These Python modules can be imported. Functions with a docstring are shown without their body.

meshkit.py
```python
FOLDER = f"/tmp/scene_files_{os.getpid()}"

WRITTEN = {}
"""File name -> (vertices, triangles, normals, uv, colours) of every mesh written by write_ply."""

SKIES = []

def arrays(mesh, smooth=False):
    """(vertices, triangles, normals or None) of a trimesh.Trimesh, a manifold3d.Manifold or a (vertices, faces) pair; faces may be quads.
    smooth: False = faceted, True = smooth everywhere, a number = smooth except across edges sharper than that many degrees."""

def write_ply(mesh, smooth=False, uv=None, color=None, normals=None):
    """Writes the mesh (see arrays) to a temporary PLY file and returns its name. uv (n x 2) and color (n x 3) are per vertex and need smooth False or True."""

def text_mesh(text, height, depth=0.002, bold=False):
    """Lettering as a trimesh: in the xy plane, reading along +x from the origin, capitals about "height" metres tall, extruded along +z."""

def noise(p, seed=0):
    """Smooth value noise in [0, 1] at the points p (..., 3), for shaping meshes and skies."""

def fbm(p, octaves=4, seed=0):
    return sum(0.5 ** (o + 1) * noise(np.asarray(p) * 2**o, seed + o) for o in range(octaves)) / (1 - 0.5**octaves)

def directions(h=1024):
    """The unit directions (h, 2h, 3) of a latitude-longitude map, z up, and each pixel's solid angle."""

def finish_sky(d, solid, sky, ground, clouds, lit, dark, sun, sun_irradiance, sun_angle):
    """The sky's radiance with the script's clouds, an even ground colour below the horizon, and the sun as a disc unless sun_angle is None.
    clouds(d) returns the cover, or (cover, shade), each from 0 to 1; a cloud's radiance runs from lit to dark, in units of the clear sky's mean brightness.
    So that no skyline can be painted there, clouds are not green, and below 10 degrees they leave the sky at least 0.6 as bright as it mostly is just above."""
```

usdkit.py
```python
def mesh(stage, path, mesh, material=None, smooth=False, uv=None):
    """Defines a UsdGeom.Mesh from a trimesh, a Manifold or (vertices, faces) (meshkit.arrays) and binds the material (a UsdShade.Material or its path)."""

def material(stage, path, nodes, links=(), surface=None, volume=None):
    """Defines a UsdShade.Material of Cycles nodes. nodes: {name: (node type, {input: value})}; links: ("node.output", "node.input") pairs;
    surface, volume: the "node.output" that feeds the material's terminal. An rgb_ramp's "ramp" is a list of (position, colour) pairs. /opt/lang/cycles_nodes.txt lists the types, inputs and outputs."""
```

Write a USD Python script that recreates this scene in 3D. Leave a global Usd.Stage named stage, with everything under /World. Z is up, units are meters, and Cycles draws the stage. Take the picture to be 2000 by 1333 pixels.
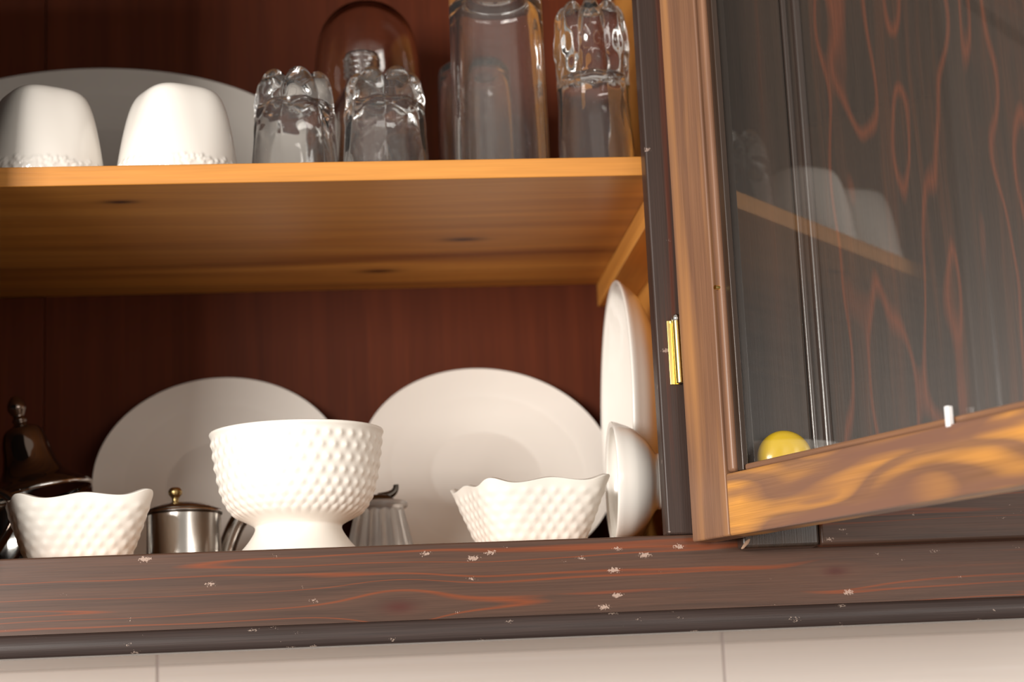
import math
import numpy as np
import trimesh
import manifold3d as m3
import usdkit
import meshkit
from pxr import Usd, UsdGeom, UsdLux, UsdShade, Gf, Sdf

stage = Usd.Stage.CreateInMemory()
UsdGeom.SetStageUpAxis(stage, UsdGeom.Tokens.z)
UsdGeom.SetStageMetersPerUnit(stage, 1.0)
UsdGeom.Xform.Define(stage, "/World")
UsdGeom.Scope.Define(stage, "/World/Looks")
RNG = np.random.default_rng(7)

# ------------------------------------------------------------------ camera
CAM = np.array([-0.22599, -1.32082, -0.11990])
YAW, PITCH, ROLL, FPX = 0.0913140, 0.1964999, -0.0438926, 3653.4
EXPOSURE = 0.14
cam = UsdGeom.Camera.Define(stage, "/World/camera")
_cy, _sy, _cp, _sp = math.cos(YAW), math.sin(YAW), math.cos(PITCH), math.sin(PITCH)
_f = np.array([_sy * _cp, _cy * _cp, _sp]); _r = np.array([_cy, -_sy, 0.0]); _u = np.cross(_r, _f)
_r, _u = math.cos(ROLL) * _r + math.sin(ROLL) * _u, -math.sin(ROLL) * _r + math.cos(ROLL) * _u
cam.AddTransformOp().Set(Gf.Matrix4d(*_r, 0, *_u, 0, *(-_f), 0, *CAM, 1))
HAP = 22.3
cam.CreateHorizontalApertureAttr(HAP)
cam.CreateVerticalApertureAttr(HAP * 1333 / 2000)
cam.CreateFocalLengthAttr(FPX / 2000 * HAP)
cam.CreateFStopAttr(3.6)
cam.CreateFocusDistanceAttr(1.30)
cam.CreateClippingRangeAttr(Gf.Vec2f(0.05, 100))
cam.CreateExposureAttr(EXPOSURE)

# ------------------------------------------------------------------ light: two windows behind the camera, dim warm room
dome = UsdLux.DomeLight.Define(stage, "/World/room_light")
dome.CreateColorAttr(Gf.Vec3f(1.0, 0.90, 0.80)); dome.CreateIntensityAttr(0.13)


def window_light(name, pos, target, w, h, power, color):
    l = UsdLux.RectLight.Define(stage, "/World/" + name)
    l.CreateWidthAttr(w); l.CreateHeightAttr(h)
    l.CreateIntensityAttr(power); l.CreateColorAttr(Gf.Vec3f(*color))
    z = np.array(pos, float) - np.array(target, float); z /= np.linalg.norm(z)
    x = np.cross([0, 0, 1.0], z); x /= np.linalg.norm(x); y = np.cross(z, x)
    l.AddTransformOp().Set(Gf.Matrix4d(*x, 0, *y, 0, *z, 0, *pos, 1))


window_light("window_light", (-2.05, -2.65, 0.16), (-0.2, 0.1, 0.1), 1.6, 1.05, 27.5, (1.0, 0.945, 0.885))
window_light("window_light_001", (1.25, -2.6, 0.15), (-0.3, 0.1, 0.1), 1.5, 1.0, 3.2, (1.0, 0.95, 0.90))

# ------------------------------------------------------------------ naming helpers
USED = {}


def numbered(parent, name):
    k = (str(parent), name); n = USED.get(k, 0); USED[k] = n + 1
    return f"{parent}/{name}" if n == 0 else f"{parent}/{name}_{n:03d}"


def props(prim, label=None, cat=None, group=None, kind=None):
    for k, v in (("label", label), ("category", cat), ("group", group), ("kind", kind)):
        if v:
            prim.SetCustomDataByKey(k, v)


def thing(name, label=None, cat=None, loc=(0, 0, 0), rot=(0, 0, 0), group=None, kind=None):
    x = UsdGeom.Xform.Define(stage, numbered("/World", name))
    x.AddTranslateOp().Set(Gf.Vec3d(*map(float, loc)))
    if any(rot):
        x.AddRotateXYZOp().Set(Gf.Vec3f(*map(float, rot)))
    props(x.GetPrim(), label, cat, group, kind)
    return x.GetPrim()


def part(name, mesh, mat, parent, smooth=35, label=None, loc=None, rotz=None):
    p = parent.GetPath() if hasattr(parent, "GetPath") else parent
    m = usdkit.mesh(stage, numbered(p, name), mesh, MAT[mat], smooth=smooth)
    if loc is not None:
        m.AddTranslateOp().Set(Gf.Vec3d(*map(float, loc)))
    if rotz is not None:
        m.AddRotateZOp().Set(float(rotz))
    if label:
        m.GetPrim().SetCustomDataByKey("label", label)
    return m.GetPrim()


def copy_thing(src, label, loc, rot=(0, 0, 0)):
    base = src.GetName()
    was = src.GetCustomData()
    x = UsdGeom.Xform.Define(stage, numbered("/World", base))
    x.GetPrim().GetReferences().AddInternalReference(src.GetPath())
    x.GetPrim().SetInstanceable(True)
    x.ClearXformOpOrder()
    x.MakeMatrixXform().Set(Gf.Matrix4d().SetRotate(Gf.Rotation(Gf.Vec3d(0, 0, 1), rot[2])) * Gf.Matrix4d().SetTranslate(Gf.Vec3d(*map(float, loc))))
    props(x.GetPrim(), label, was.get("category"), was.get("group"))
    return x.GetPrim()


# ------------------------------------------------------------------ materials
MAT = {}
LK = "/World/Looks/"


def mat(name, nodes, links=(), surface="p.BSDF"):
    MAT[name] = usdkit.material(stage, LK + name, nodes, links, surface=surface)


class G:
    """Small node-graph writer."""
    def __init__(s):
        s.n, s.l, s.i = {}, [], 0

    def add(s, kind, link=(), **inp):
        s.i += 1; k = f"n{s.i}"
        s.n[k] = (kind, inp)
        for a, b in link:
            s.l.append((a, f"{k}.{b}"))
        return k

    def m(s, op, a, b=None, c=None):
        link, inp = [], {"math_type": op}
        for j, v in enumerate((a, b, c)):
            if v is None:
                continue
            if isinstance(v, str):
                link.append((v, f"value{j+1}"))
            else:
                inp[f"value{j+1}"] = float(v)
        return s.add("math", link, **inp) + ".value"

    def xyz(s, x, y, z):
        link, inp = [], {}
        for k, v in zip("xyz", (x, y, z)):
            if isinstance(v, str):
                link.append((v, k))
            else:
                inp[k] = float(v)
        return s.add("combine_xyz", link, **inp) + ".vector"

    def noise(s, vec, scale=1, detail=3, rough=0.5, dist=0):
        return s.add("noise_texture", [(vec, "vector")], scale=scale, detail=detail, roughness=rough, distortion=dist) + ".fac"

    def ramp(s, fac, stops):
        return s.add("rgb_ramp", [(fac, "fac")], ramp=stops) + ".color"

    def mix(s, fac, a, b, kind="mix"):
        link, inp = [], {"blend_type": kind}
        for k, v in (("fac", fac), ("a", a), ("b", b)):
            if isinstance(v, str):
                link.append((v, k))
            else:
                inp[k] = v
        return s.add("mix_color", link, **inp) + ".result"


def lin(r, g, b):
    c = np.array([r, g, b]) / 255.0
    return tuple(float(x) for x in np.where(c <= 0.04045, c / 12.92, ((c + 0.055) / 1.055) ** 2.4))


def wood(name, axis, stops, across=60.0, along=1.5, warp=0.02, warp_scale=(2.0, 9.0), knots=(), fibre=0.25, rough=0.42, coat=0.08,
         flecks=None, bands=None, seed=0.0, bump=0.0006, knot_col=None, spec=0.28, streak=None):
    """axis: the grain's direction in local axes; two other axes run across it.
    knots: (along, across, radius) in local metres; the grain bends round them. bands: (frequency, colour stops) draws growth-ring contours."""
    g = G()
    tc = g.add("texture_coordinate") + ".object"
    sp = g.add("separate_xyz", [(tc, "vector")])
    ax = {c: f"{sp}.{c}" for c in "xyz"}
    a = ax[axis]
    o = [c for c in "xyz" if c != axis]
    b, c = ax[o[1]], ax[o[0]]                 # b: z unless the grain is vertical, then y->x
    if axis == "z":
        b, c = ax["x"], ax["y"]
    if axis == "x" and bands and bands[2:] == ("y",):
        b, c = ax["y"], ax["z"]
    if axis == "x" and name.startswith("pine_shelf"):
        b, c = ax["y"], ax["z"]
    wv = g.xyz(g.m("multiply_add", a, warp_scale[0], seed), g.m("multiply", b, warp_scale[1]), g.m("multiply", c, warp_scale[1]))
    w = g.m("multiply", g.m("subtract", g.noise(wv, 1, 2), 0.5), warp * 2)
    v = g.m("add", b, w)
    kmask = None
    for (ka, kb, kr) in knots:
        da, db = g.m("divide", g.m("subtract", a, ka), kr * 2.6), g.m("divide", g.m("subtract", b, kb), kr)
        d2 = g.m("add", g.m("multiply", da, da), g.m("multiply", db, db))
        e = g.m("exponent", g.m("multiply", d2, -0.5))
        # push grain outwards: v += sign(db)*kr*e  (smooth)
        v = g.m("subtract", v, g.m("multiply", g.m("multiply", db, kr * 1.15), e))
        core = g.m("exponent", g.m("multiply", d2, -6.0))
        kmask = core if kmask is None else g.m("maximum", kmask, core)
    vec = g.xyz(g.m("multiply_add", a, along, seed + 3.1), g.m("multiply", v, across), g.m("multiply", c, across * 0.4))
    f = g.noise(vec, 1, 4, 0.55)
    col = g.ramp(f, stops)
    if bands:
        fr = g.m("fraction", g.m("multiply", g.noise(g.xyz(g.m("multiply_add", a, bands[3], seed + 11), g.m("multiply", v, bands[4]), g.m("multiply", c, bands[4] * .3)), 1, 1, 0.4), bands[0]))
        lines = g.ramp(fr, bands[1])
        fac = g.add("rgb_to_bw", [(lines, "color")]) + ".val"
        col = g.mix(fac, col, bands[2])
    fv = g.xyz(g.m("multiply", a, 14), g.m("multiply", b, 900), g.m("multiply", c, 500))
    ff = g.noise(fv, 1, 2, 0.6)
    fm = g.ramp(ff, [(0.25, (1 - fibre,) * 3), (0.75, (1 + fibre * 0.5,) * 3)])
    col = g.mix(1.0, col, fm, "multiply")
    if streak:                                # large bright or dark sweeps along the grain
        sv = g.noise(g.xyz(g.m("multiply_add", a, streak[1], seed + 5.5), g.m("multiply", v, streak[2]), g.m("multiply", c, streak[2])), 1, 2, 0.5)
        col = g.mix(g.add("rgb_to_bw", [(g.ramp(sv, [(streak[3], (0, 0, 0)), (streak[4], (1, 1, 1))]), "color")]) + ".val", col, streak[0])
    if kmask and knot_col:
        col = g.mix(kmask, col, knot_col)
    if flecks:
        dens, fcol = flecks
        pv = g.add("mapping", [(tc, "vector")], mapping_type="point", rotation=(0, 0.35, 0), scale=(0.55, 1.0, 1.25)) + ".vector"
        vo = g.add("voronoi_texture", [(pv, "vector")], scale=130.0, randomness=1.0)
        nz = g.noise(tc, 700, 3, 0.7)
        dd = g.m("add", f"{vo}.distance", g.m("multiply", g.m("subtract", nz, 0.5), 1.3))
        sc = g.add("separate_color", [(f"{vo}.color", "color")])
        on = g.m("multiply", g.m("less_than", dd, g.m("multiply", f"{sc}.g", 0.26)), g.m("less_than", f"{sc}.r", dens))
        col = g.mix(g.m("multiply", on, 0.75), col, fcol)
    bm = g.add("bump", [(g.m("add", f, g.m("multiply", ff, 0.6)), "height")], strength=0.35, distance=bump) + ".normal"
    p = g.add("principled_bsdf", [(col, "base_color"), (bm, "normal")], roughness=rough, coat_weight=coat, coat_roughness=0.25, specular_ior_level=spec)
    MAT[name] = usdkit.material(stage, LK + name, g.n, g.l, surface=p + ".BSDF")


DK = [(0.25, lin(62, 44, 35)), (0.5, lin(79, 55, 43)), (0.68, lin(85, 57, 43)), (0.85, lin(104, 57, 34))]
LINE = [(0.0, (0, 0, 0)), (0.40, (0, 0, 0)), (0.5, (1, 1, 1)), (0.60, (0, 0, 0)), (1.0, (0, 0, 0))]
wood("stained_rail_wood", "x", DK, across=130, along=2.2, warp=0.004, warp_scale=(5, 25), knots=[(-0.1925, -0.0435, 0.011), (0.12, -0.03, 0.008)],
     flecks=(0.14, lin(176, 152, 138)), bands=(6.0, LINE, lin(118, 58, 28), 1.2, 60), streak=(lin(130, 60, 26), 3.0, 75, 0.66, 0.76), seed=2.0, knot_col=lin(70, 32, 24))
wood("stained_post_wood", "z", [(0.2, lin(44, 33, 29)), (0.6, lin(60, 45, 39)), (0.85, lin(104, 50, 32))], across=90, along=2, warp=0.004,
     flecks=(0.04, lin(150, 130, 120)), seed=9.0)
wood("stained_molding_wood", "x", [(0.2, lin(48, 40, 38)), (0.6, lin(64, 53, 50)), (0.9, lin(78, 58, 50))], across=160, along=2.5, warp=0.003,
     flecks=(0.22, lin(160, 142, 130)), seed=4.0, rough=0.38)
wood("stained_panel_wood", "z", [(0.2, lin(38, 30, 24)), (0.5, lin(52, 39, 31)), (0.7, lin(72, 45, 31))], across=110, along=2, warp=0.01, warp_scale=(4, 14),
     bands=(5.0, [(0.0, (0, 0, 0)), (0.36, (0, 0, 0)), (0.5, (.7, .7, .7)), (0.64, (0, 0, 0)), (1.0, (0, 0, 0))], lin(112, 58, 35), 5.0, 30), knots=[(0.345, 0.150, 0.006), (0.165, 0.150, 0.007), (0.26, 0.235, 0.005)], seed=21.0, rough=0.3, coat=0.5)
wood("stained_frame_wood", "z", [(0.2, lin(42, 33, 26)), (0.6, lin(58, 43, 34)), (0.85, lin(88, 46, 28))], across=100, along=1.8, warp=0.005, seed=14.0, rough=0.3, coat=0.5)
CP = [(0.22, lin(102, 74, 60)), (0.45, lin(124, 90, 69)), (0.6, lin(133, 97, 73)), (0.82, lin(152, 110, 75))]
wood("copper_stile_wood", "z", CP, across=60, along=1.2, warp=0.006, warp_scale=(3, 14), seed=31.0, rough=0.4, streak=(lin(170, 122, 78), 3.0, 45, 0.50, 0.72))
wood("copper_rail_wood", "x", CP, across=45, along=2.0, warp=0.008, warp_scale=(6, 30), seed=37.0, rough=0.4, knots=[(0.235, 0.0, 0.012)],
     bands=(4.2, [(0.0, (0, 0, 0)), (0.25, (0.08, 0.08, 0.08)), (0.6, (1, 1, 1)), (0.85, (0.5, 0.5, 0.5)), (1.0, (0, 0, 0))], lin(208, 146, 70), 7.0, 34), streak=(lin(122, 88, 72), 5.0, 42, 0.46, 0.62))
wood("copper_bead_wood", "z", CP, across=120, along=2.0, warp=0.003, seed=33.0, rough=0.35)
wood("copper_bead_rail_wood", "x", CP, across=120, along=2.0, warp=0.003, seed=34.0, rough=0.35)
PN = [(0.2, lin(170, 108, 46)), (0.5, lin(198, 134, 62)), (0.75, lin(207, 146, 72)), (0.9, lin(174, 111, 48))]
wood("pine_shelf_wood", "x", PN, across=38, along=1.2, warp=0.012, warp_scale=(2.5, 10), seed=51.0, fibre=0.12, rough=0.45, coat=0.15,
     knots=[(-0.3926, 0.0717, 0.013), (-0.1235, 0.2073, 0.017), (-0.1932, 0.3147, 0.017)], knot_col=lin(70, 36, 20), streak=(lin(132, 77, 36), 1.0, 20, 0.45, 0.74))
wood("pine_cleat_wood", "y", PN, across=60, along=2, warp=0.004, seed=53.0, fibre=0.12)
wood("pine_side_wood", "y", PN, across=30, along=1.5, warp=0.012, seed=57.0, fibre=0.12)
wood("mahogany_panel_wood", "z", [(0.2, lin(68, 27, 11)), (0.55, lin(84, 36, 15)), (0.85, lin(97, 43, 18))], across=50, along=1.5, warp=0.006, seed=61.0, fibre=0.2, rough=0.6, coat=0.0, spec=0.15)


def ceramic(name, col, rough=0.12, coat=0.6):
    mat(name, {"p": ("principled_bsdf", {"base_color": col, "roughness": rough + 0.15, "coat_weight": coat, "coat_roughness": rough, "subsurface_weight": 0.0})})


ceramic("white_porcelain", (0.80, 0.765, 0.71))
ceramic("shaded_porcelain", (0.62, 0.58, 0.53))  # white porcelain darkened: the platter's shade is put into the colour
ceramic("cream_porcelain", (0.84, 0.80, 0.73), 0.32, 0.25)
mat("gloss_lacquer", {"p": ("principled_bsdf", {"base_color": lin(52, 38, 33), "roughness": 0.28, "coat_weight": 1.0, "coat_roughness": 0.2})})
ceramic("yellow_ceramic", lin(226, 186, 18), 0.12)
ceramic("grey_ceramic", lin(190, 182, 174), 0.15)
mat("black_glaze", {"p": ("principled_bsdf", {"base_color": (0.20, 0.155, 0.13), "metallic": 0.95, "roughness": 0.07})})
mat("clear_glass", {"p": ("principled_bsdf", {"base_color": (0.99, 0.99, 0.985), "roughness": 0.0, "transmission_weight": 1.0, "ior": 1.5}), "d": ("diffuse_bsdf", {"color": (0.86, 0.84, 0.82)}), "m": ("mix_closure", {"fac": 0.014})}, [("p.BSDF", "m.closure1"), ("d.BSDF", "m.closure2")], surface="m.closure")
mat("thin_glass", {"p": ("principled_bsdf", {"base_color": (0.99, 0.99, 0.985), "roughness": 0.0, "transmission_weight": 1.0, "ior": 1.45})})
mat("frosted_glass", {"p": ("principled_bsdf", {"base_color": (0.97, 0.96, 0.94), "roughness": 0.22, "transmission_weight": 0.8, "ior": 1.45})})
mat("pane_glass", {"f": ("fresnel", {"IOR": 1.52}), "geo": ("geometry", {}), "fr": ("math", {"math_type": "subtract", "value1": 1.0}), "fx": ("math", {"math_type": "multiply"}), "f2": ("math", {"math_type": "multiply", "value2": 1.7}),
                   "t": ("transparent_bsdf", {"color": (0.95, 0.955, 0.95)}), "g": ("glossy_bsdf", {"color": (1, 1, 1), "roughness": 0.0}),
                   "m": ("mix_closure", {}), "d": ("diffuse_bsdf", {"color": (0.75, 0.66, 0.58)}), "m2": ("mix_closure", {"fac": 0.008})},
    [("geo.backfacing", "fr.value2"), ("f.fac", "fx.value1"), ("fr.value", "fx.value2"), ("fx.value", "f2.value1"), ("f2.value", "m.fac"), ("t.BSDF", "m.closure1"), ("g.BSDF", "m.closure2"), ("m.closure", "m2.closure1"), ("d.BSDF", "m2.closure2")], surface="m2.closure")
for _n, _c, _r in (("steel", (0.62, 0.59, 0.55), 0.22), ("dark_steel", (0.12, 0.105, 0.09), 0.3), ("brass", (0.95, 0.72, 0.26), 0.22), ("old_brass", (0.42, 0.30, 0.13), 0.3), ("chrome", (0.75, 0.74, 0.72), 0.1)):
    mat(_n, {"p": ("principled_bsdf", {"base_color": _c, "metallic": 1.0, "roughness": _r})})
mat("splinter_wood", {"p": ("principled_bsdf", {"base_color": lin(150, 120, 98), "roughness": 0.8})})
mat("white_plastic", {"p": ("principled_bsdf", {"base_color": (0.85, 0.84, 0.84), "roughness": 0.3})})
mat("grout", {"p": ("principled_bsdf", {"base_color": lin(206, 197, 194), "roughness": 0.9})})
for _name, _d in (("tile_glaze", 0), ("tile_glaze_shaded", 26)):  # second, darker copy carries the cabinet's shadow in its colour
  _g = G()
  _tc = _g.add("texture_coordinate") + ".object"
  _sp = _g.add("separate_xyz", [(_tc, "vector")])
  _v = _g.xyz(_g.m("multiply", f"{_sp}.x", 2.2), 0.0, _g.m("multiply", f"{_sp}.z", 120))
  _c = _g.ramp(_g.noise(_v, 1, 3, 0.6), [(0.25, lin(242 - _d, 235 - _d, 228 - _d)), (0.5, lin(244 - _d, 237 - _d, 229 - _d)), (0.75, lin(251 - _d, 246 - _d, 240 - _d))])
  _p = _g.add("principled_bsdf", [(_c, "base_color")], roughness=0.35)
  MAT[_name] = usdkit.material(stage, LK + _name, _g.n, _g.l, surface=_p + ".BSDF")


# ------------------------------------------------------------------ mesh helpers
def rbox(x0, x1, y0, y1, z0, z1, r=0.002, seg=3):
    """A box with rounded edges: the hull of eight small spheres (or a plain box for r = 0)."""
    if r <= 0:
        m = trimesh.creation.box([x1 - x0, y1 - y0, z1 - z0]); m.apply_translation([(x0 + x1) / 2, (y0 + y1) / 2, (z0 + z1) / 2]); return m
    s = m3.Manifold.sphere(r, seg * 4)
    return m3.Manifold.batch_hull([s.translate([x, y, z]) for x in (x0 + r, x1 - r) for y in (y0 + r, y1 - r) for z in (z0 + r, z1 - r)])


def cat(ms):
    out = []
    for m in ms:
        v, f, _ = meshkit.arrays(m)
        out.append(trimesh.Trimesh(v, f, process=False))
    return trimesh.util.concatenate(out)


def grid_mesh(P, closed_u=True):
    """P: (rows, n, 3) rings; wraps around in n."""
    R_, n = P.shape[:2]
    idx = np.arange(R_ * n).reshape(R_, n)
    a, b = idx[:-1], idx[1:]
    a2, b2 = np.roll(a, -1, 1), np.roll(b, -1, 1)
    if not closed_u:
        a, b, a2, b2 = a[:, :-1], b[:, :-1], a2[:, :-1], b2[:, :-1]
    q = np.stack([a, a2, b2, b], -1).reshape(-1, 4)
    f = np.vstack([q[:, [0, 1, 2]], q[:, [0, 2, 3]]])
    return P.reshape(-1, 3), f


def resample(prof, n):
    """Even resampling of a polyline (r, z), smoothed by a Catmull-Rom spline."""
    p = np.asarray(prof, float)
    q = np.vstack([2 * p[0] - p[1], p, 2 * p[-1] - p[-2]])
    out = []
    for i in range(1, len(q) - 2):
        t = np.linspace(0, 1, 12, endpoint=False)[:, None]
        p0, p1, p2, p3 = q[i - 1], q[i], q[i + 1], q[i + 2]
        out.append(0.5 * (2 * p1 + (p2 - p0) * t + (2 * p0 - 5 * p1 + 4 * p2 - p3) * t**2 + (3 * p1 - p0 - 3 * p2 + p3) * t**3))
    c = np.vstack(out + [p[-1:]])
    s = np.r_[0, np.cumsum(np.linalg.norm(np.diff(c, axis=0), axis=1))]
    u = np.linspace(0, s[-1], n)
    return np.stack([np.interp(u, s, c[:, 0]), np.interp(u, s, c[:, 1])], 1)


def lathe(prof, n=96, closed=False, mod=None):
    """Revolves (r, z) points about z, counter-clockwise outside first. mod(theta, r, z) -> (r, z) shapes it."""
    p = np.asarray(prof, float)
    if closed:
        p = np.vstack([p, p[:1]])
    th = np.linspace(0, 2 * np.pi, n, endpoint=False)
    T, Rr = np.meshgrid(th, np.arange(len(p)))
    r, z = p[Rr, 0], p[Rr, 1]
    if mod is not None:
        r, z = mod(T, r, z)
    P = np.stack([r * np.cos(T), r * np.sin(T), z], -1)
    v, f = grid_mesh(P)
    m = trimesh.Trimesh(v, f, process=True)
    m.merge_vertices()
    m.update_faces(m.nondegenerate_faces())
    if m.volume < 0:
        m.invert()
    return m


def tube(points, r, n=12, flat=1.0, up=(0, 1, 0)):
    """A swept tube (or strap with flat < 1) through the points, capped."""
    p = np.asarray(points, float)
    t = np.gradient(p, axis=0); t /= np.linalg.norm(t, axis=1, keepdims=True)
    up = np.asarray(up, float)
    rr = np.broadcast_to(np.asarray(r, float), (len(p),))
    a = up - t * (t @ up)[:, None]; a /= np.linalg.norm(a, axis=1, keepdims=True)
    b = np.cross(t, a)
    th = np.linspace(0, 2 * np.pi, n, endpoint=False)
    P = p[:, None] + rr[:, None, None] * (np.cos(th)[None, :, None] * a[:, None] + flat * np.sin(th)[None, :, None] * b[:, None])
    P = np.concatenate([np.repeat(p[:1, None], n, 1), P, np.repeat(p[-1:, None], n, 1)], 0)
    v, f = grid_mesh(P)
    m = trimesh.Trimesh(v, f, process=True); m.merge_vertices(); m.update_faces(m.nondegenerate_faces())
    if m.volume < 0:
        m.invert()
    return m


def spline(pts, n=40):
    p = np.asarray(pts, float)
    from scipy.interpolate import CubicSpline
    s = np.r_[0, np.cumsum(np.linalg.norm(np.diff(p, axis=0), axis=1))]
    return CubicSpline(s, p)(np.linspace(0, s[-1], n))


def extrude_x(prof, x0, x1):
    """Profile polygon in (y, z), extruded along x."""
    cs = m3.CrossSection([np.asarray(prof, float)], m3.FillRule.Positive)
    if cs.area() == 0:
        cs = m3.CrossSection([np.asarray(prof, float)[::-1]], m3.FillRule.Positive)
    m = m3.Manifold.extrude(cs, x1 - x0)                      # (y, z) -> local (x, y), along z
    return m.transform(np.array([[0, 0, 1, x0], [1, 0, 0, 0], [0, 1, 0, 0]], float))


# ================================================================== the setting: tiled wall behind the cabinet
YB = 0.387
wall = thing("wall_back", "white tiled kitchen wall seen below and behind the cabinet", None, kind="structure")
part("grout_bed", rbox(-2.2, 2.2, YB + 0.0140, YB + 0.06, -0.62, 1.2, 0), "grout", wall, smooth=False)
TW, JX, JZ = 0.5138, -0.3998, -0.26
for i in range(-3, 5):
    for k in range(-1, 1):
        x0, x1 = JX + i * TW, JX + (i + 1) * TW
        z0 = -0.0645 - 0.3 + k * 0.3
        part("tile", rbox(x0 + 0.0011, x1 - 0.0011, YB + 0.0125, YB + 0.024, z0 + 0.0001, z0 + 0.2999, 0.0006, 2), "tile_glaze", wall)
    part("tile", rbox(x0 + 0.0011, x1 - 0.0011, YB + 0.0130, YB + 0.024, -0.0644, 0.235, 0.0005, 2), "tile_glaze_shaded", wall)  # top course painted greyer to stand for the shadow under the cabinet

counter = part("added_countertop", rbox(-2.2, 2.2, -0.26, YB + 0.010, -0.66, -0.62, 0.004), "stained_rail_wood", "/World")  # unseen worktop, added to keep room light off the shelf underside
props(counter, "unseen dark worktop added to block light from below", None, None, "structure")

# ================================================================== the wall cabinet
XL, XR, ZT = -0.985, 0.56, 0.62
SH_Z, SH_T, SH_Y = 0.2891, 0.0150, 0.0249
SIDE = 0.045
cab = thing("wall_cabinet", "dark-stained wooden wall cabinet with an open glass door above white tiles", "cabinet", (0, 0, 0))
part("bottom_rail", rbox(XL, XR, 0.0, 0.020, -0.0545, 0.0, 0.0016), "stained_rail_wood", cab, label="dark brown bottom rail with chipped edges and reddish grain")
nose = [(0.020, -0.0530), (0.020, -0.0690), (0.004, -0.0690)] + [(-0.0015 - 0.0050 * math.sin(t) , -0.0613 - 0.0077 * math.cos(t)) for t in np.linspace(0.2, math.pi - 0.35, 14)] + [(-0.001, -0.0530)]
part("molding", extrude_x(nose, XL, XR), "stained_molding_wood", cab, label="rounded blackish moulding under the rail")
part("post", rbox(0.0, 0.062, 0.0, 0.020, 0.0, ZT, 0.0022), "stained_post_wood", cab)
part("post", rbox(XL, XL + 0.05, 0.0, 0.020, 0.0, ZT, 0.0022), "stained_post_wood", cab)
part("post", rbox(XR - 0.05, XR, 0.0, 0.020, 0.0, ZT, 0.0022), "stained_post_wood", cab)
part("top_rail", rbox(XL, XR, 0.0, 0.020, ZT, ZT + 0.06, 0.002), "stained_rail_wood", cab)
part("floor_board", rbox(XL, XR, 0.0205, YB, -0.018, -0.0002, 0.001), "pine_shelf_wood", cab)
part("top_board", rbox(XL, XR, 0.0205, YB, ZT, ZT + 0.018, 0.001), "mahogany_panel_wood", cab)
part("back_panel", rbox(-0.4988, XR, YB, YB + 0.006, -0.018, ZT + 0.018, 0.0006), "mahogany_panel_wood", cab, label="reddish brown back panel")
part("back_panel", rbox(XL, -0.5000, YB, YB + 0.006, -0.018, ZT + 0.018, 0.0006), "mahogany_panel_wood", cab)
part("batten", rbox(-0.5400, -0.4990, YB - 0.006, YB - 0.0002, 0.0, SH_Z - SH_T - 0.001, 0.001), "mahogany_panel_wood", cab)
part("side_panel", rbox(SIDE, SIDE + 0.016, 0.0205, YB - 0.0002, 0.0, ZT, 0.0006), "pine_side_wood", cab, label="orange pine side panel")
part("side_panel", rbox(XL, XL + 0.016, 0.0205, YB - 0.0002, 0.0, ZT, 0.0006), "pine_side_wood", cab)
part("side_panel", rbox(XR - 0.016, XR, 0.0205, YB - 0.0002, 0.0, ZT, 0.0006), "pine_side_wood", cab)
part("shelf", rbox(XL + 0.017, SIDE - 0.0005, SH_Y, YB - 0.0005, SH_Z - SH_T, SH_Z, 0.0012), "pine_shelf_wood", cab, label="honey-coloured pine shelf with dark knots")
part("shelf_cleat", rbox(0.0129, SIDE - 0.0002, 0.030, YB - 0.0008, SH_Z - SH_T - 0.022, SH_Z - SH_T - 0.0003, 0.001), "pine_cleat_wood", cab, label="orange batten under the shelf end")


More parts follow.
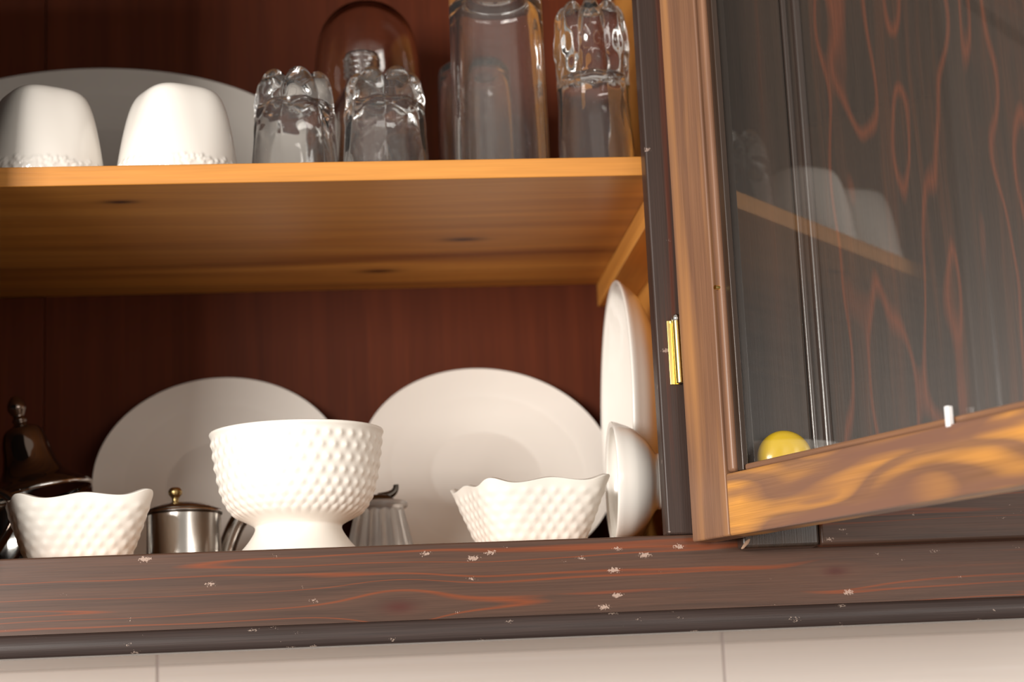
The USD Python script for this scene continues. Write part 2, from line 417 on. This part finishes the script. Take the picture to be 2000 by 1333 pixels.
def panel_door(x0, x1, z0, z1, sw, label):
    """A closed door: two stiles, two rails, an inner moulding of two ridges and a flat panel. Its outside lies at y = -0.020."""
    d = part("closed_door", rbox(x0 + sw + 0.0165, x1 - sw - 0.0165, -0.0135, -0.004, z0 + sw + 0.010, z1 - sw - 0.010, 0.0008), "stained_panel_wood", cab, label=label)
    for a, b in ((x0, x0 + sw), (x1 - sw, x1)):
        part("stile", rbox(a, b, -0.020, -0.0015, z0, z1, 0.0030), "stained_frame_wood", d)
    for a, b in ((z0, z0 + sw), (z1 - sw, z1)):
        part("door_rail", rbox(x0 + sw + 0.0002, x1 - sw - 0.0002, -0.0198, -0.0016, a, b, 0.0028), "stained_rail_wood", d)
    for xa, s in ((x0 + sw, 1), (x1 - sw, -1)):
        for off, w_, y_ in ((0.0004, 0.0052, -0.0185), (0.0095, 0.0075, -0.0168)):
            a, b = sorted((xa + s * off, xa + s * (off + w_)))
            part("molding", rbox(a, b, y_, -0.006, z0 + sw, z1 - sw, w_ / 2 - 0.0001, 8), "gloss_lacquer", d)
        a, b = sorted((xa + s * 0.0054, xa + s * 0.0098))
        part("molding_cove", rbox(a, b, -0.0140, -0.006, z0 + sw, z1 - sw, 0.0006), "stained_frame_wood", d)
    return d


ndoor = panel_door(0.0493, 0.548, -0.0132, ZT + 0.012, 0.0560, "closed dark panelled door seen through the open door's glass")
panel_door(XL + 0.012, -0.4815, -0.0132, ZT + 0.012, 0.0560, "closed dark panelled door left of the open bay")

chip = trimesh.creation.icosphere(2, 1.0); chip.apply_scale([0.0014, 0.0010, 0.0048])
chip.vertices += 0.0006 * (meshkit.noise(chip.vertices * 700, 5)[:, None] - 0.5)
chip.apply_transform(trimesh.transformations.rotation_matrix(0.75, [0, 1, 0])); chip.apply_translation([0.0520, -0.0200, -0.0100])
part("chipped_corner", chip, "splinter_wood", ndoor, label="pale splinter on the lower corner")
# the open glass door: local x runs from the hinge to its free edge, local y through its thickness (0 = inner face), z up
HX, HY, ANG = 0.01544, -0.01158, -65.40
DZ0, DZ1, DW, DT = -0.0068, ZT + 0.012, 0.494, 0.020
door = part("open_door", cat([rbox(0.0, 0.0440, 0.0, DT, DZ0, DZ1, 0.0016)]), "copper_stile_wood", cab, label="copper-brown hinge stile of the open glass door", loc=(HX, HY, 0), rotz=ANG)
part("stile", rbox(DW - 0.050, DW, 0.0, DT, DZ0, DZ1, 0.0016), "copper_stile_wood", door)
part("door_rail", rbox(0.0446, DW - 0.0505, 0.0002, DT, DZ0, 0.0362, 0.0016), "copper_rail_wood", door, label="bottom rail with swirling honey grain")
part("door_rail", rbox(0.0446, DW - 0.0505, 0.0002, DT, DZ1 - 0.05, DZ1, 0.0016), "copper_rail_wood", door)
GX0, GX1, GZ0, GZ1 = 0.0600, DW - 0.0645, 0.0440, DZ1 - 0.058
part("bead", rbox(0.0448, 0.0530, 0.0008, 0.0090, 0.0366, DZ1 - 0.0505, 0.0030, 4), "copper_bead_wood", door)
part("bead", rbox(0.0532, GX0, 0.0040, 0.0090, 0.0366, DZ1 - 0.0505, 0.0010), "stained_frame_wood", door)
part("bead", rbox(GX1 + 0.005, DW - 0.0503, 0.0008, 0.0090, 0.0366, DZ1 - 0.0505, 0.0030, 4), "copper_bead_wood", door)
part("bead", rbox(0.0602, GX1 + 0.005, 0.0050, 0.0090, 0.0364, 0.0412, 0.0018, 4), "copper_bead_rail_wood", door)
part("bead", rbox(0.0532, GX1 + 0.005, 0.0020, 0.0090, GZ1, DZ1 - 0.0505, 0.0024, 4), "copper_bead_rail_wood", door)
part("pane", rbox(0.0536, GX1 + 0.004, 0.0095, 0.0125, 0.0370, DZ1 - 0.051, 0), "pane_glass", door, smooth=False)
part("glass_clip", rbox(0.2670, 0.2705, -0.0010, 0.0030, 0.0345, 0.0470, 0.0006), "white_plastic", door, label="small white clip at the pane's lower edge")
nl = trimesh.creation.cylinder(0.0016, 0.004, sections=16); nl.apply_transform(trimesh.transformations.rotation_matrix(np.pi / 2, [1, 0, 0])); nl.apply_translation([0.0500, -0.0003, 0.1672])
part("nail", nl, "brass", door)
# hinge: a leaf on the post and a knuckle
kn = trimesh.creation.cylinder(0.0030, 0.046, sections=24); kn.apply_translation([0.0150, -0.0058, 0.1320])
hinge = part("hinge", rbox(0.0085, 0.0160, -0.0016, -0.0001, 0.1085, 0.1560, 0.0004), "brass", cab, label="brass butt hinge of the open door")
part("hinge_knuckle", kn, "brass", hinge)
fp = trimesh.creation.uv_sphere(0.0036, count=[12, 16]); fp.apply_translation([0.0150, -0.0058, 0.1565])
part("hinge_finial", fp, "chrome", hinge)

# yellow knob on the closed door behind the glass
kb = thing("door_knob", "round yellow ceramic knob on the closed door, seen low through the open glass door", "knob", (0.0800, -0.0202, 0.0475), (90, 0, 0))
part("knob_head", lathe(resample([(0.0001, 0.0280), (0.010, 0.0270), (0.0168, 0.0235), (0.0196, 0.0185), (0.0180, 0.0135), (0.0120, 0.0105), (0.0001, 0.0100)], 40), 64), "yellow_ceramic", kb, smooth=True)
part("knob_base", lathe([(0.0001, 0.0), (0.0130, 0.0), (0.0130, 0.003), (0.0075, 0.006), (0.0070, 0.0112), (0.0001, 0.0112)], 48), "grey_ceramic", kb)

# ================================================================== porcelain
def bumps(pts_t, pts_z, amp, sig, T, r, z):
    out = np.zeros_like(T)
    for t0, z0 in zip(pts_t, pts_z):
        dt = (T - t0 + np.pi) % (2 * np.pi) - np.pi
        d2 = (dt * r) ** 2 + (z - z0) ** 2
        out = np.maximum(out, amp * np.exp(-0.5 * d2 / sig**2))
    return out


def hob_mod(rows, n, amp, sig, n_out):
    """Moves only the outer surface (the first n_out profile points)."""
    def mod(T, r, z):
        o = np.zeros_like(T)
        for k, z0 in enumerate(rows):
            ph = 2 * np.pi / n
            dt = (T / ph + 0.5 * (k % 2)) % 1.0
            dt = np.minimum(dt, 1 - dt) * ph
            o = np.maximum(o, amp * np.exp(-0.5 * ((dt * r) ** 2 + (z - z0) ** 2) / sig**2))
        o[n_out:] = 0
        return r + o, z
    return mod


# footed bowl with hobnail relief
fo = resample([(0.0465, 0.0), (0.0450, 0.0045), (0.0385, 0.0120), (0.0335, 0.0195), (0.0325, 0.0235), (0.0350, 0.0262), (0.0475, 0.0335), (0.0553, 0.0450), (0.0600, 0.0620), (0.0628, 0.0800), (0.0640, 0.0900), (0.0656, 0.0940), (0.0653, 0.0955)], 190)
fi = resample([(0.0643, 0.0958), (0.0632, 0.0935), (0.0600, 0.0800), (0.0560, 0.0620), (0.0490, 0.0450), (0.0350, 0.0340), (0.0001, 0.0310)], 40)
fb = resample([(0.0001, 0.012), (0.0250, 0.012), (0.0400, 0.0005)], 12)
bowl = thing("footed_bowl", "white footed bowl covered in raised dots, in front of the plates", "bowl", (-0.2635, 0.0900, 0.0))
part("bowl_body", lathe(np.vstack([fo, fi, fb]), 420, closed=True, mod=hob_mod([0.0335, 0.0385, 0.0445, 0.0515, 0.0600, 0.0690, 0.0780, 0.0865], 40, 0.00135, 0.0019, 190)), "cream_porcelain", bowl, smooth=True)


def square_bowl(name, label, loc, rotz, first=None, side=0.0512, base=0.0350, hh=0.0462):
    N, Mo = 400, 90
    th = np.linspace(0, 2 * np.pi, N, endpoint=False)

    def sup(t, n):
        return (np.abs(np.cos(t)) ** n + np.abs(np.sin(t)) ** n) ** (-1 / n)
    cor = np.abs((th % (np.pi / 2)) - np.pi / 4)               # 0 at a corner
    c_sharp = np.exp(-(cor / 0.17) ** 2)
    mid = np.exp(-((np.pi / 4 - cor) / 0.30) ** 2)
    top = hh + 0.0050 * c_sharp + 0.0026 * mid - 0.0028 * np.exp(-(((th - 3.93 + np.pi) % (2 * np.pi) - np.pi) / 0.5) ** 2)
    rings = []

    def ring(s, inset=0.0):
        hw = base + (side - base) * (s ** 0.85)
        rad = hw * sup(th, 3.2 + 1.6 * s) * (1 + 0.055 * c_sharp * s**2)
        return rad - inset, top * s
    for s in np.linspace(0, 1, Mo):
        r, z = ring(s)
        o = np.zeros(N)
        rows = np.arange(0.006, 0.042, 0.0066)
        for k, z0 in enumerate(rows):
            per = 0.0098
            u = th * 0.046 / per + 0.5 * (k % 2)
            n_all = round(2 * np.pi * 0.046 / per)
            u = th / (2 * np.pi) * n_all + 0.5 * (k % 2)
            du = np.abs((u % 1) - 0.5) * per
            o = np.maximum(o, 0.0008 * np.exp(-0.5 * (du**2 + (z - z0) ** 2) / 0.0019**2))
        rr = r + o
        rings.append(np.stack([rr * np.cos(th), rr * np.sin(th), z], -1))
    for s in np.linspace(1, 0.12, 30):
        r, z = ring(s, 0.0035)
        rings.append(np.stack([r * np.cos(th), r * np.sin(th), z + (0.0008 if s == 1 else 0)], -1))
    rings.append(np.stack([0 * th, 0 * th, 0 * th + 0.0055], -1))
    rings.append(np.stack([0 * th, 0 * th, 0 * th], -1))
    P = np.array([np.zeros((N, 3))] + rings[:-1])
    v, f = grid_mesh(P)
    m = trimesh.Trimesh(v, f, process=True); m.merge_vertices(); m.update_faces(m.nondegenerate_faces())
    if m.volume < 0:
        m.invert()
    t = thing(name, label, "bowl", loc, (0, 0, rotz), "square white dotted bowls")
    part("bowl_body", m, "cream_porcelain", t, smooth=True)
    return t


sq = square_bowl("square_bowl", "small square white dotted bowl left of the steel sugar pot", (-0.4250, 0.0830, 0.0), 13)
copy_thing(sq, "small square white dotted bowl in front of the right plate", (-0.0895, 0.0830, 0.0), (0, 0, 14))

# plates leaning on the back panel
pl_prof = np.vstack([resample([(0.0001, 0.0045), (0.050, 0.0047), (0.0560, 0.0052), (0.0620, 0.0065), (0.0900, 0.0122), (0.0945, 0.0130), (0.1000, 0.0145), (0.1240, 0.0198), (0.1255, 0.0205)], 60),
                     resample([(0.1255, 0.0190), (0.1230, 0.0165), (0.1040, 0.0118), (0.0860, 0.0068), (0.0740, 0.0010), (0.0700, 0.0), (0.0670, 0.0018), (0.0001, 0.0022)], 50)])[::-1]


def leaning(name, label, cat_, mesh, mat_, R, x, y_foot, lean, group=None, roll=0.0, partname="plate_body"):
    """A dish whose axis (local z) looks forward; it stands on its rim at y_foot and its top leans back by lean degrees."""
    a = math.radians(lean)
    # local z axis -> (0, -cos a, sin a); the rim's lowest point lies at z = 0
    cz = R * math.cos(a) + 0.0010; cy = y_foot + R * math.sin(a)
    t = thing(name, label, cat_, (x, cy, cz), (90 - lean, 0, roll), group)
    m = mesh.copy(); m.apply_scale([R / 0.1255, R / 0.1255, 1.0]); m.apply_translation([0, 0, -0.0205])
    part(partname, m, mat_, t, smooth=True)
    return t


plate_mesh = lathe(pl_prof, 160)
leaning("plate", "white dinner plate leaning on the back panel behind the steel sugar pot", "plate", plate_mesh, "white_porcelain", 0.1105, -0.3375, 0.2755, 29.3, "white dinner plates")
leaning("plate", "white dinner plate leaning on the back panel behind the right square bowl", "plate", plate_mesh, "white_porcelain", 0.1135, -0.1015, 0.2625, 31.2, "white dinner plates", 4.0)
# oval platter on the shelf
ov = lathe(pl_prof, 160)
ov.apply_scale([0.195 / 0.1255, 0.103 / 0.1255, 1.0]); ov.apply_translation([0, 0, -0.0205])
pt = thing("platter", "large oval pale grey platter leaning upright behind the two upturned cups", "platter", (-0.4480, 0.285 + 0.103 * math.sin(math.radians(20)), SH_Z + 0.0008 + 0.103 * math.cos(math.radians(20))), (90 - 20, 0, 0))
part("platter_body", ov, "shaded_porcelain", pt, smooth=True)


# cups turned upside down
def cup_mesh():
    o = resample([(0.0475, 0.0), (0.0472, 0.004), (0.0445, 0.022), (0.0408, 0.042), (0.0368, 0.058), (0.0322, 0.0685), (0.0262, 0.0735), (0.0200, 0.0740), (0.0190, 0.0722), (0.0001, 0.0720)], 110)
    i = resample([(0.0001, 0.0670), (0.0260, 0.0660), (0.0330, 0.0560), (0.0385, 0.0400), (0.0430, 0.0180), (0.0452, 0.0)], 40)
    rng = np.random.default_rng(3)
    pt_, pz_ = rng.uniform(0, 2 * np.pi, 260), rng.uniform(0.0025, 0.0115, 260)

    def mod(T, r, z):
        s = np.clip(z / 0.074, 0, 1)
        n = 2.0 + 1.35 * s**1.2
        k = (np.abs(np.cos(T)) ** n + np.abs(np.sin(T)) ** n) ** (-1 / n)
        k = k / (1 + 0.10 * s)
        out = r * k
        b = bumps(pt_, pz_, 0.0010, 0.0013, T[:35], r[:35], z[:35])
        out[:35] += b
        return out, z
    return lathe(np.vstack([o, i]), 300, closed=True, mod=mod)


cup = thing("cup", "upturned white porcelain cup, the one nearer the small glasses", "cup", (-0.3500, 0.0800, SH_Z), (0, 0, 30), "upturned white cups")
part("cup_body", cup_mesh(), "white_porcelain", cup, smooth=True)
copy_thing(cup, "upturned white porcelain cup at the left end of the shelf, cut by the picture edge", (-0.4520, 0.0800, SH_Z), (0, 0, 32))

# round bowls standing on their rims at the right
def standing_bowl(name, label, R, depth, loc, yaw, tilt):
    k = np.linspace(0, 1, 50)
    foot = R * 0.46
    o = resample([(0.0001, 0.003), (foot * 0.9, 0.003), (foot, 0.0), (foot * 1.04, 0.0035), (R * 0.70, depth * 0.30), (R * 0.88, depth * 0.58), (R * 0.97, depth * 0.86), (R, depth), (R * 0.992, depth + 0.0016)], 90)
    i = resample([(R - 0.0042, depth + 0.0006), (R * 0.93, depth * 0.86), (R * 0.83, depth * 0.58), (R * 0.62, depth * 0.30), (R * 0.3, 0.0070), (0.0001, 0.0066)], 60)
    m = lathe(np.vstack([o, i]), 180)
    t = thing(name, label, "bowl", loc, (0, -90 + tilt, yaw), "round white bowls standing on edge")
    part("bowl_body", m, "white_porcelain", t, smooth=True)


standing_bowl("serving_bowl", "large shallow white bowl standing on edge against the right side panel", 0.1150, 0.0370, (0.0355, 0.2005, 0.1155), -1.5, 1.2)
standing_bowl("serving_bowl", "smaller white bowl standing on edge beside the post, nearest the open door", 0.0458, 0.0350, (0.0078, 0.0656, 0.0464), -2.0, 1.0)


# ================================================================== glassware (all upside down on the shelf)
def lobed_glass(R, H, rt, lobes=6, wall=0.0032, solid=0.024, ph=0.3):
    """Upturned tumbler with a heavy scalloped base and flutes that fade towards the rim."""
    o = resample([(R, 0.0), (R * 0.985, H * 0.2), (R * 0.94, H * 0.45), (rt + (R - rt) * 0.50, H * 0.70), (rt + (R - rt) * 0.25, H * 0.86), (rt * 0.93, H * 0.955), (rt * 0.70, H), (rt * 0.40, H * 0.965), (0.0001, H * 0.95)], 110)
    i = resample([(0.0001, H - solid), (rt * 0.65, H - solid - 0.001), (rt * 0.92, H - solid - 0.008), (R * 0.90 - wall * 0.6, H * 0.40), (R - wall, 0.0)], 50)

    def mod(T, r, z):
        s = np.clip(z / H, 0, 1)
        c = np.abs(np.cos(lobes / 2 * (T + ph)))
        amp = 0.15 * np.clip((s - 0.12) / 0.88, 0, 1) ** 1.2
        k = 1 - amp * (1 - c) ** 1.4
        k[110:] = 1
        zz = z.copy()
        zz[:110] = zz[:110] - 0.008 * np.clip((s[:110] - 0.75) / 0.25, 0, 1) * (1 - c[:110]) ** 1.2
        bul = 0.0008 * np.sin(np.pi * np.clip((s - 0.45) / 0.5, 0, 1)) * np.cos(2 * np.pi * s * 4) * np.cos(lobes * 1.5 * (T + ph))
        bul[110:] = 0
        return r * k + bul, zz
    return lathe(np.vstack([o, i]), 216, closed=True, mod=mod)


lg = thing("small_tumbler", "small upturned clear tumbler with scalloped base, left of the pair", "glass", (-0.2605, 0.1000, SH_Z), (0, 0, 0), "small scalloped tumblers")
part("glass_body", lobed_glass(0.0345, 0.0950, 0.0290), "clear_glass", lg, smooth=True)
copy_thing(lg, "small upturned clear tumbler with scalloped base, beside the tall thick tumbler", (-0.1890, 0.1000, SH_Z), (0, 0, 16))
fl = thing("fluted_tumbler", "tall upturned fluted glass beside the cabinet post", "glass", (-0.0215, 0.1000, SH_Z))
part("glass_body", lobed_glass(0.0308, 0.1500, 0.0290, 8, 0.003, 0.060, 0.1), "clear_glass", fl, smooth=True)


def plain_glass(R, rt, H, wall, solid):
    o = resample([(R, 0.0), (R, 0.003), (R - (R - rt) * 0.5, H * 0.5), (rt, H - 0.014), (rt - 0.003, H - 0.005), (rt - 0.011, H), (rt * 0.4, H - 0.001), (0.0001, H - 0.001)], 90)
    i = resample([(0.0001, H - solid), (rt - wall - 0.012, H - solid), (rt - wall - 0.002, H - solid - 0.008), (R - wall - (R - rt) * 0.4, H * 0.45), (R - wall + 0.001, 0.002), (R - wall * 0.5, 0.0)], 60)
    return lathe(np.vstack([o, i]), 160, closed=True)


tg = thing("tall_tumbler", "tall thick-walled clear glass upturned at the middle of the shelf front", "glass", (-0.0975, 0.1000, SH_Z))
part("glass_body", plain_glass(0.0385, 0.0372, 0.1780, 0.0060, 0.024), "clear_glass", tg, smooth=True)
bt = thing("back_tumbler", "plain upturned glass standing behind the tall thick tumbler", "glass", (-0.1030, 0.2500, SH_Z))
part("glass_body", plain_glass(0.0365, 0.0345, 0.1560, 0.0030, 0.010), "clear_glass", bt, smooth=True)
jr = thing("glass_jar", "tall clear glass jar with domed top behind the small tumblers", "jar", (-0.1990, 0.2680, SH_Z))
part("jar_body", lathe(np.vstack([resample([(0.0440, 0.0), (0.0445, 0.06), (0.0470, 0.13), (0.0465, 0.165), (0.0400, 0.195), (0.0270, 0.212), (0.0120, 0.2185), (0.0001, 0.2190)], 90),
                                  resample([(0.0001, 0.2140), (0.0115, 0.2135), (0.0255, 0.208), (0.0378, 0.192), (0.0440, 0.163), (0.0445, 0.13), (0.0420, 0.06), (0.0415, 0.0)], 70)]), 128, closed=True), "thin_glass", jr, smooth=True)
bo = thing("glass_bottle", "small clear bottle with ringed neck between the small tumblers and the domed jar", "bottle", (-0.2050, 0.1700, SH_Z))
part("bottle_body", lathe(np.vstack([resample([(0.0001, 0.0), (0.0245, 0.0), (0.0265, 0.003), (0.0265, 0.075), (0.0250, 0.090), (0.0175, 0.104), (0.0140, 0.112), (0.0140, 0.1345), (0.0125, 0.1355)], 80),
                                     resample([(0.0112, 0.1345), (0.0112, 0.112), (0.0150, 0.102), (0.0225, 0.088), (0.0238, 0.075), (0.0238, 0.006), (0.0001, 0.004)], 60)]), 96), "clear_glass", bo, smooth=True)
ring_t = np.linspace(0, 2 * np.pi, 64, endpoint=False)
for zz in (0.1170, 0.1218, 0.1266, 0.1314):
    tor = lathe([(0.0144 + 0.0012 * math.cos(t), zz + 0.0012 * math.sin(t)) for t in np.linspace(0, 2 * np.pi, 12, endpoint=False)], 64, closed=True)
    part("neck_ring", tor, "clear_glass", bo, smooth=True)

# ================================================================== metalware on the cabinet floor
# black pot at the left with its bell lid sitting askew
pot = thing("coffee_pot", "glossy black coffee pot with bell-shaped lid in the dark left corner", "pot", (-0.4830, 0.2300, 0.0))
part("pot_body", lathe(np.vstack([resample([(0.0001, 0.0), (0.0370, 0.0), (0.0400, 0.004), (0.0415, 0.03), (0.0405, 0.056), (0.0400, 0.0620)], 50), resample([(0.0380, 0.0620), (0.0390, 0.03), (0.0360, 0.006), (0.0001, 0.005)], 30)]), 96), "chrome", pot, smooth=True)
TL = trimesh.transformations.rotation_matrix(math.radians(-13), [0, 1, 0])
TL[:3, 3] = (0.004, 0, 0.0705)


def tl(m):
    v, f, _ = meshkit.arrays(m); m = trimesh.Trimesh(v, f, process=False); m.apply_transform(TL); return m


lid = part("lid", tl(lathe(resample([(0.0001, 0.0020), (0.0425, 0.0020), (0.0450, 0.0035), (0.0400, 0.0080), (0.0300, 0.0150), (0.0235, 0.0240), (0.0200, 0.0350), (0.0182, 0.0470), (0.0150, 0.0560), (0.0080, 0.0598), (0.0001, 0.0602)], 90), 120)), "black_glaze", pot, smooth=True, label="glossy black bell-shaped lid sitting askew")
part("finial", tl(lathe(resample([(0.0001, 0.0590), (0.0068, 0.0596), (0.0050, 0.0625), (0.0060, 0.0650), (0.0046, 0.0680), (0.0058, 0.0710), (0.0076, 0.0755), (0.0066, 0.0800), (0.0030, 0.0850), (0.0001, 0.0860)], 60), 48)), "black_glaze", lid, smooth=True)
part("lid_rim", tl(lathe([(0.0446 + 0.0017 * math.cos(t), 0.0015 + 0.0017 * math.sin(t)) for t in np.linspace(0, 2 * np.pi, 16, endpoint=False)], 120, closed=True)), "chrome", lid, smooth=True)
part("handle", tube(spline([(-0.026, -0.030, 0.058), (-0.026, -0.050, 0.0660), (-0.012, -0.066, 0.0660), (-0.003, -0.070, 0.058), (-0.010, -0.068, 0.030), (-0.024, -0.034, 0.012)]), 0.0035, 12, up=(0.3, 0.2, 1)), "black_glaze", pot, smooth=True)

# steel sugar pot
su = thing("sugar_pot", "small steel sugar pot with domed lid and brass knob", "pot", (-0.3550, 0.1650, 0.0))
part("pot_body", lathe(np.vstack([resample([(0.0001, 0.0), (0.0270, 0.0), (0.0288, 0.002), (0.0288, 0.0440)], 30), resample([(0.0270, 0.0440), (0.0270, 0.004), (0.0001, 0.004)], 20)]), 96), "steel", su)
sl = part("lid", lathe(resample([(0.0001, 0.0452), (0.0280, 0.0452), (0.0296, 0.0462), (0.0270, 0.0492), (0.0160, 0.0530), (0.0001, 0.0545)], 50), 96), "steel", su, smooth=True)
for z_, r_ in ((0.0446, 0.0291), (0.0476, 0.0282)):
    part("lid_ring", lathe([(r_ + 0.0010 * math.cos(t), z_ + 0.0008 * math.sin(t)) for t in np.linspace(0, 2 * np.pi, 12, endpoint=False)], 96, closed=True), "dark_steel", sl, smooth=True)
kk = lathe(resample([(0.0001, 0.0520), (0.0034, 0.0522), (0.0026, 0.0555), (0.0030, 0.0580), (0.0050, 0.0605), (0.0054, 0.0632), (0.0036, 0.0658), (0.0001, 0.0666)], 40), 40)
kk.apply_translation([-0.0065, 0, 0])
part("lid_knob", kk, "old_brass", sl, smooth=True)

# steel creamer hidden behind the footed bowl, its strap handle showing at the left
cr = thing("creamer", "steel creamer behind the footed bowl with only its strap handle showing", "jug", (-0.2660, 0.2050, 0.0))
part("jug_body", lathe(np.vstack([resample([(0.0001, 0.0), (0.0260, 0.0), (0.0300, 0.012), (0.0290, 0.030), (0.0250, 0.046), (0.0265, 0.055)], 40), resample([(0.0250, 0.055), (0.0236, 0.046), (0.0275, 0.030), (0.0285, 0.012), (0.0001, 0.003)], 30)]), 96), "steel", cr, smooth=True)
part("handle", tube(spline([(-0.0245, 0, 0.049), (-0.036, 0, 0.051), (-0.0465, 0, 0.045), (-0.0550, 0, 0.030), (-0.0590, 0, 0.014), (-0.0560, 0, 0.004), (-0.0280, 0, 0.006)]), 0.0085, 16, flat=0.85), "steel", cr, smooth=True)

# glass sugar shaker
sh = thing("glass_shaker", "small fluted frosted glass shaker with metal spout behind the footed bowl", "shaker", (-0.2010, 0.1950, 0.0))


def shaker_mod(T, r, z):
    k = 1 + 0.035 * np.cos(14 * T) * (z < 0.046)
    k[60:] = 1
    return r * k, z


part("jar_body", lathe(np.vstack([resample([(0.0001, 0.0), (0.0275, 0.0), (0.0280, 0.004), (0.0250, 0.020), (0.0205, 0.040), (0.0195, 0.0465), (0.0225, 0.0480), (0.0228, 0.0520), (0.0205, 0.0530)], 60), resample([(0.0185, 0.052), (0.0175, 0.045), (0.0220, 0.020), (0.0245, 0.006), (0.0001, 0.005)], 40)]), 168, mod=shaker_mod), "frosted_glass", sh, smooth=True)
cap = part("cap", lathe(resample([(0.0001, 0.0500), (0.0120, 0.0500), (0.0125, 0.0545), (0.0080, 0.0580), (0.0001, 0.0590)], 30), 48), "dark_steel", sh, smooth=True, label="dark metal cap with spout")
part("spout", tube(spline([(0.000, 0, 0.0560), (0.006, 0, 0.0575), (0.0115, 0, 0.0600), (0.0140, 0, 0.0665)]), np.linspace(0.0042, 0.0022, 40), 14), "dark_steel", cap, smooth=True)
